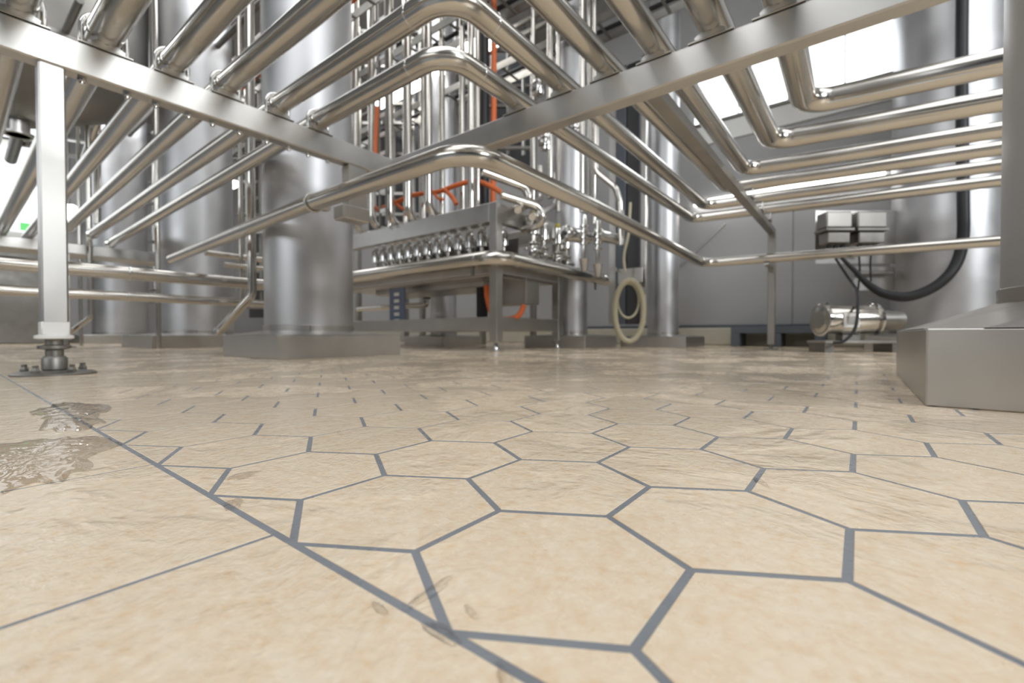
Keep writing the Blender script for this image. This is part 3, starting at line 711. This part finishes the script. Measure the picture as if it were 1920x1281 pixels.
# hose coil on its hanger
q = at(1180, 515, d=3.3)
hk = thing('hose_hanger', 'small steel plate with hook holding the ivory hose coil', 'bracket', q)
G().box((q.x-.10, q.y+.02, q.z-.06), (q.x+.09, q.y+.035, q.z+.05), .004).build('plate', BRUSH, hk)
G().tube([q+Vector((-.08, .02, .03)), q+Vector((-.08, -.05, .03)), q+Vector((-.08, -.06, .05))], .008, 10, rad=.01).build('hook', MIRR, hk)
pts = []
for k in range(34):
    t_ = 2*PI*k/33; pts.append(at(1180+27*math.cos(t_)-.8*math.sin(t_), 583+57*math.sin(t_), d=3.22+.03*math.sin(t_)))
cable(pts, .020, BEIGE, 'large loop of ivory hose hanging from the wall bracket almost to the floor', 'hose', 'hose', 12)
pts = [at(1178+20*math.cos(2*PI*k/24), 564+32*math.sin(2*PI*k/24), d=3.25) for k in range(25)]
cable(pts, .009, BEIGE, 'smaller inner loop of ivory hose on the same bracket', 'hose', 'hose', 10)
cable([at(1172, 510, d=3.24), at(1170, 480, d=3.24), at(1178, 440, d=3.24), at(1182, 380, d=3.24)], .010, BEIGE, 'ivory hose running up the wall above the coil', 'hose', 'hose', 10)
# dark uprights near the wall
for i, (px, wd, dep, m) in enumerate(((1188, .05, 3.5, DARK), (1165, .04, 3.55, BENCH), (1208, .02, 3.4, BRUSH), (1150, .03, 3.6, BRUSH))):
    q = at(px, 500, d=dep); tag(G().box((q.x-wd, q.y-.02, .18), (q.x+wd, q.y+.02, 2.2), .003).build('upright', m), ['dark upright post behind the hose coil', 'slate upright post left of the hose coil', 'thin bright upright right of the dark post', 'thin steel upright left of the slate post'][i], 'post')

# ------------------------------------------------------------------ right-hand side: motor, boxes, conduit, bench
q = at(1590, 660, z=0); q = at(1590, 600, d=2.55); zc_ = q.z
mo = thing('pump_motor', 'stainless cylindrical pump motor on a low stand beside the broad leg', 'motor', (q.x, q.y, 0))
ax = Vector((.80, .60, 0)).normalized(); c = Vector((q.x, q.y, zc_)); r = .083
G().lathe([(.05, 0), (r*.93, .006), (r, .02), (r, .28), (r*.9, .29)], c-ax*.165, ax, 36).build('motor_body', STEEL, mo)
for d__ in (-.16, .125): G().lathe([(r+.001, 0), (r+.010, .003), (r+.010, .016), (r+.001, .019)], c+ax*d__, ax, 36).build('flange', MIRR, mo)
G().lathe([(.075, 0), (.075, .012), (.055, .016), (.055, .14), (.045, .145)], c+ax*.145, ax, 28).build('pump_head', DARKM, mo)
sd = Vector((ax.y, -ax.x, 0))
if sd.dot(CAM-c) < 0: sd = -sd
g = G().bar(c+sd*(r+.003)-ax*.085+Vector((0, 0, -.045)), c+sd*(r+.003)+ax*.0+Vector((0, 0, -.045)), .006, .08); g = shift(g, (0, 0, .045-.005))
np_ = g.build('name_plate', WHITE, mo)
shift(G().bar(c+sd*(r+.0075)-ax*.07, c+sd*(r+.0075)-ax*.015, .003, .045), (0, 0, -.005)).build('plate_print', BRUSH, np_)
G().bar(c-ax*.18+Vector((0, 0, -zc_+.058)), c+ax*.27+Vector((0, 0, -zc_+.058)), .16, .014).build('base_rail', BRUSH, mo)
for s in (-.15, .22):
    a = c+ax*s; G().bar((a.x, a.y, 0.0), (a.x, a.y, .05), .05, .14, up=sd).build('leg', DARKM, mo)
G().bar(c+ax*0+Vector((0, 0, -r-.0)), c+Vector((0, 0, -zc_+.066)), .06, .10, up=ax).build('saddle', DARKM, mo)
for s in (-.12, .12): G().cyl(c+ax*s+Vector((0, 0, r)), c+ax*s+Vector((0, 0, r+.016)), .012, 12).build('lifting_boss', MIRR, mo)

# electric boxes on the broad leg
dE = 2.94
bk = thing('mounting_plate', 'pale steel plate bracketed to the broad leg behind the electric boxes', 'bracket', at(1620, 450, d=dE+.12))
def pbox(x0, y0, x1, y1, dep, th, name, m, par, ch=.004):
    a = at(x0, y1, d=dep); b = at(x1, y0, d=dep); v = RT.copy(); L = (b-a).dot(RT); h = (b-a).z
    c = (a+b)/2; hx = Vector((RT.x, RT.y, 0)).normalized(); 
    return G().bar(c-hx*L/2+Vector((0, 0, 0)), c+hx*L/2, th, h, ch).build(name, m, par)
pbox(1528, 395, 1690, 495, dE+.12, .008, 'plate', BRUSH, bk)
pbox(1600, 500, 1680, 545, dE+.12, .006, 'lower_plate', BRUSH, bk)
pbox(1605, 508, 1675, 515, dE+.08, .03, 'rung', DARKM, bk)
for i, (x0, x1) in enumerate(((1540, 1588), (1598, 1652))):
    t = thing('junction_box', ['left small electric junction box hanging on the plate', 'right small electric junction box hanging on the plate'][i], 'electric box', at((x0+x1)/2, 430, d=dE), 'electric boxes on the broad leg')
    pbox(x0, 400, x1, 430, dE, .10, 'lid', DARKER, t, .008)
    pbox(x0-2, 431, x1+2, 436, dE-.01, .12, 'flange', DARKM, t, .002)
    pbox(x0+3, 437, x1-3, 458, dE, .09, 'housing', DARKER, t, .006)
    for k in range(3): 
        xx = x0+10+k*13; pbox(xx, 459, xx+9, 466, dE, .02, 'cable_gland', BLACK, t, .002)
pts = [at(x_, y_, d=dd_) for x_, y_, dd_ in ((1805, -60, 2.64), (1803, 100, 2.64), (1804, 250, 2.64), (1806, 380, 2.64), (1805, 450, 2.64), (1790, 500, 2.65), (1755, 536, 2.67), (1705, 556, 2.72), (1660, 552, 2.78), (1630, 535, 2.82), (1605, 510, 2.87), (1580, 485, 2.9), (1570, 468, 2.92))]
pp = smooth_path(pts, 10); n_ = len(pp)
o = G().tube(pp, [.029 if k < n_*.62 else .029-.018*min(1, (k-n_*.62)/(n_*.28)) for k in range(n_)], 14).build('conduit', BLACK); tag(o, 'thick black conduit sagging in front of the broad leg', 'conduit')
cable([at(x_, y_, d=d2) for x_, y_, d2 in ((1567, 485, 2.88), (1590, 520, 2.8), (1606, 545, 2.6), (1608, 575, 2.44), (1607, 600, 2.41), (1600, 622, 2.41), (1582, 640, 2.42), (1562, 643, 2.44))], .008, BLACK, 'thin black cable dropping from the plate to the pump motor')
cable([at(x_, y_, d=2.9) for x_, y_ in ((1610, 470), (1612, 510), (1608, 550))], .006, BLACK, 'short black cable right of the other one under the boxes')
cable([at(x_, y_, d=2.9) for x_, y_ in ((1634, 468), (1632, 495), (1633, 528))], .006, BLACK, 'third black cable joining the sagging conduit')
# grey bench against the wall
a = at(1370, 655, z=0); b = at(1535, 655, z=0); yb = YW-.36
gx0 = at(1370, 640, y=yb).x; gx1 = at(1540, 640, y=yb).x; gh = zat(1400, 613, y=yb)
gb = thing('step_bench', 'low slate-grey step bench against the back wall behind the far post', 'bench', ((gx0+gx1)/2, yb, 0))
G().box((gx0, yb, gh-.055), (gx1, yb+.28, gh), .004).build('top', BENCH, gb)
for f_ in (0, .47, .93):
    x_ = gx0+(gx1-gx0)*f_; G().box((x_, yb, 0), (x_+.07, yb+.28, gh-.056), .003).build('leg', BENCH, gb)

# wall braces
cable([at(1270, 505, y=YW-.03), at(1360, 420, y=YW-.03)], .008, BRUSH, 'thin slanted rod on the back wall right of the narrow leg', 'wall_rod', 'rod', sm=False)

# ------------------------------------------------------------------ lamps
def strip(p, q, label, r=.022):
    p, q = Vector(p), Vector(q); t = thing('strip_lamp', label, 'lamp', (p+q)/2, 'strip lamps')
    G().bar(p, q, r*2, r*2, .004).build('diffuser', LAMP, t)
    u = Vector((0, 0, r+.012)); G().bar(p+u-(q-p)*.01, q+u+(q-p)*.01, r*2.2, .022, .003).build('housing', WHITE, t)
    return t
y_ = YW-.06
z_ = at(1480, 353, y=y_).z
strip((at(1302, 378, y=y_).x, y_, z_), (at(1660, 330, y=y_).x, y_, z_), 'long tube lamp on the back wall seen between the right-hand pipes')
zl = 2.55
a = at(702, 196, z=zl); b = at(835, 131, z=zl); strip((a.x, a.y, zl), (b.x, a.y, zl), 'strip lamp glowing between the hooked risers', .05)
a = at(868, 96, z=zl); b = at(945, 62, z=zl); strip((a.x, a.y, zl), (b.x, a.y, zl), 'bright strip lamp inside the second pipe loop', .065)
a = at(425, 353, d=5.5); t = strip(a, a+Vector((.28, 0, 0)), 'short distant strip lamp right of the second leg from left', .03)
for s_ in (.05, .23): G().tube([a+Vector((s_, 0, .04)), (a.x+s_, a.y, ZC)], .006, 8).build('hanger', DARKM, t)
a = at(975, 300, d=3.4)
for i, (px, py) in enumerate(((8, 378), (66, 386), (130, 397))):
    q = at(px, py, d=6.5); t = thing('bulkhead_lamp', ['leftmost round lamp at the far left', 'middle round lamp left of the bright post', 'round lamp just right of the bright post'][i], 'lamp', q, 'round bulkhead lamps at far left')
    G().lathe([(.03, -.06), (.10, -.04), (.115, 0), (.10, .02)], q, (.8, -.5, .2), 24).build('diffuser', LAMP, t)
    G().lathe([(.12, 0), (.12, .03)], q-Vector((.8, -.5, .2)).normalized()*.065, (-.8, .5, -.2), 24).build('housing', WHITE, t)
    G().tube([q+Vector((0, 0, .1)), (q.x, q.y, ZC+.01)], .012, 8).build('stem', DARKM, t)
# machine with green light and white covers at the far left
q = at(35, 450, d=5.2); t = thing('control_cabinet', 'low machine with white cover and green lit panel at the far left', 'machine', (q.x, q.y, 0))
G().box((q.x-.35, q.y-.30, .0), (q.x+.25, q.y+.30, q.z-.04), .01).build('cabinet', DARKM, t)
G().box((q.x-.38, q.y-.36, q.z-.04), (q.x+.28, q.y+.36, q.z+.06), .03).build('cover', WHITE, t)
G().box((q.x+.251, q.y-.12, q.z-.16), (q.x+.262, q.y+.14, q.z-.06), .002).build('lit_panel', GREEN, t)
q2 = at(47, 425, d=5.2); G().box((q2.x, q2.y-.04, q2.z-.05), (q2.x+.02, q2.y+.04, q2.z+.04), .002).build('indicator', GREEN, t)

# ------------------------------------------------------------------ overhead clutter: trays and pipe runs under the ceiling
for i in range(9):
    y_ = 1.35+.24*i; zz = 2.5+.05*((i*7) % 5); r = (.022, .03, .018)[i % 3]
    if abs(y_-3.1) < .01: continue
    o = G().tube([(-6.8, y_, zz), (1.2-.15*i, y_, zz)], r, 12).build('ceiling_pipe', STEEL if i % 4 == 1 else DARKM)
    tag(o, f'{ordn[i]} overhead pipe under the ceiling counted from the rack', 'pipe', 'overhead pipes under the ceiling')
for i, (y_, zz) in enumerate(((1.6, 2.34), (2.3, 2.38), (2.9, 2.34))):
    t = thing('cable_tray', ['nearest overhead cable tray with open rungs', 'middle overhead cable tray with open rungs', 'rear overhead cable tray with open rungs'][i], 'cable tray', (-2.5, y_, zz), 'cable trays under the ceiling')
    for s in (-.11, .11): G().box((-6.5, y_+s-.004, zz-.03), (.4, y_+s+.004, zz+.03), .001).build('side_rail', DARKM, t)
    g = G(); xx = -6.4
    while xx < .35: g.box((xx, y_-.105, zz-.028), (xx+.02, y_+.105, zz-.02), 0); xx += .22
    g.build('rungs', DARKM, t, 'stuff')
    tag(G().tube([(-6.4, y_+.02, zz+.0), (.3, y_+.02, zz+.0)], .016, 8).build('cable', (ORANGE, BLACK, BLACK)[i]), ['orange cable lying in the nearest overhead tray', 'black cable lying in the middle overhead tray', 'black cable lying in the rear overhead tray'][i], 'cable')
# ladder-like tray rising behind the hooks
q = at(718, 230, d=3.3); t = thing('cable_ladder', 'vertical cable ladder with pale rungs behind the second hooked riser', 'cable ladder', (q.x, q.y, .9))
for s in (-.04, .04): G().box((q.x+s-.006, q.y-.01, .9), (q.x+s+.006, q.y+.01, 2.7), .002).build('side_rail', DARKM, t)
for k in range(12): G().box((q.x-.034, q.y-.006, 1.0+.14*k), (q.x+.034, q.y+.006, 1.03+.14*k), .002).build('rung', WHITE, t)
# loose bundle of slanted pipes at upper left
for i, (p0, p1, d0, d1, r) in enumerate((((150, 0), (118, 70), 2.6, 2.9, .02), ((195, 190), (150, 320), 4.0, 4.6, .03), ((240, 0), (222, 110), 2.8, 3.0, .012), ((182, 130), (182, 420), 4.4, 4.4, .03), ((130, 210), (200, 215), 4.6, 4.4, .03), ((130, 262), (196, 272), 4.9, 4.7, .02), ((130, 292), (190, 300), 4.9, 4.7, .02),
                                         ((0, 262), (60, 272), 4.9, 4.7, .04), ((20, 300), (64, 150), 4.9, 4.0, .05))):
    o = G().tube([at(*p0, d=d0), at(*p1, d=d1)], r, 12).build('service_pipe', STEEL if i % 2 else DARKM)
    tag(o, ['slanted pipe before the tank underside', 'distant slanted pipe right of the bright post', 'thin slanted pipe at the upper left', 'distant upright pipe right of the bright post', 'distant level pipe high right of the bright post', 'distant thin level pipe, middle one right of the bright post', 'distant thin level pipe, lowest right of the bright post', 'distant level pipe left of the bright post', 'distant slanted pipe left of the bright post'][i], 'pipe', 'distant service pipes at left')

# added dark-backed frames that stand for the darkness in the gaps
def lattice(x0, x1, dep, z0, z1, label, n):
    a = at(x0, 500, d=dep); b = at(x1, 500, d=dep); t = thing('dark_gap_frame', label, 'machine frame', ((a.x+b.x)/2, (a.y+b.y)/2, 0), 'added dark-backed frames')
    u = Vector((b.x-a.x, b.y-a.y, 0)).normalized(); bk = Vector((-u.y, u.x, 0)); bk = bk if bk.dot(FW) > 0 else -bk
    for q in (a, b): G().bar((q.x, q.y, 0), (q.x, q.y, z1), .05, .05).build('upright', DARKER, t)
    o = bk*.35
    G().bar((a.x+o.x, a.y+o.y, (z0+z1)/2), (b.x+o.x, b.y+o.y, (z0+z1)/2), .02, z1-z0).build('dark_gap_sheet', DARK, t)  # dark sheet added to stand for the shade behind
    for k in range(n):
        z = z0+(z1-z0)*(k+.5)/n; w = bk*(.05+.07*(k % 4))
        G().bar((a.x+w.x, a.y+w.y, z), (b.x+w.x, b.y+w.y, z), .04, .03).build('rail', (DARKER, BRUSH, DARKM)[k % 3], t)
    for k in range(3):
        f = (k+.6)/3.2; w = a.lerp(b, f)+bk*.18
        G().cyl((w.x, w.y, z0+.1), (w.x, w.y, z1), .02).build('pipe', (STEEL, DARKM, BRUSH)[k], t)
lattice(262, 312, 6.6, .5, 3.4, 'added dark-backed frame filling the gap between the two left legs', 16)
lattice(432, 512, 4.9, .3, 3.4, 'added dark-backed frame left of the large leg', 15)
lattice(672, 792, 4.7, 1.25, 3.4, 'added dark-backed frame high behind the hooked risers', 9)
lattice(905, 1000, 4.6, 1.9, 3.4, 'added dark-backed frame for a black opening high behind the bench corner', 6)
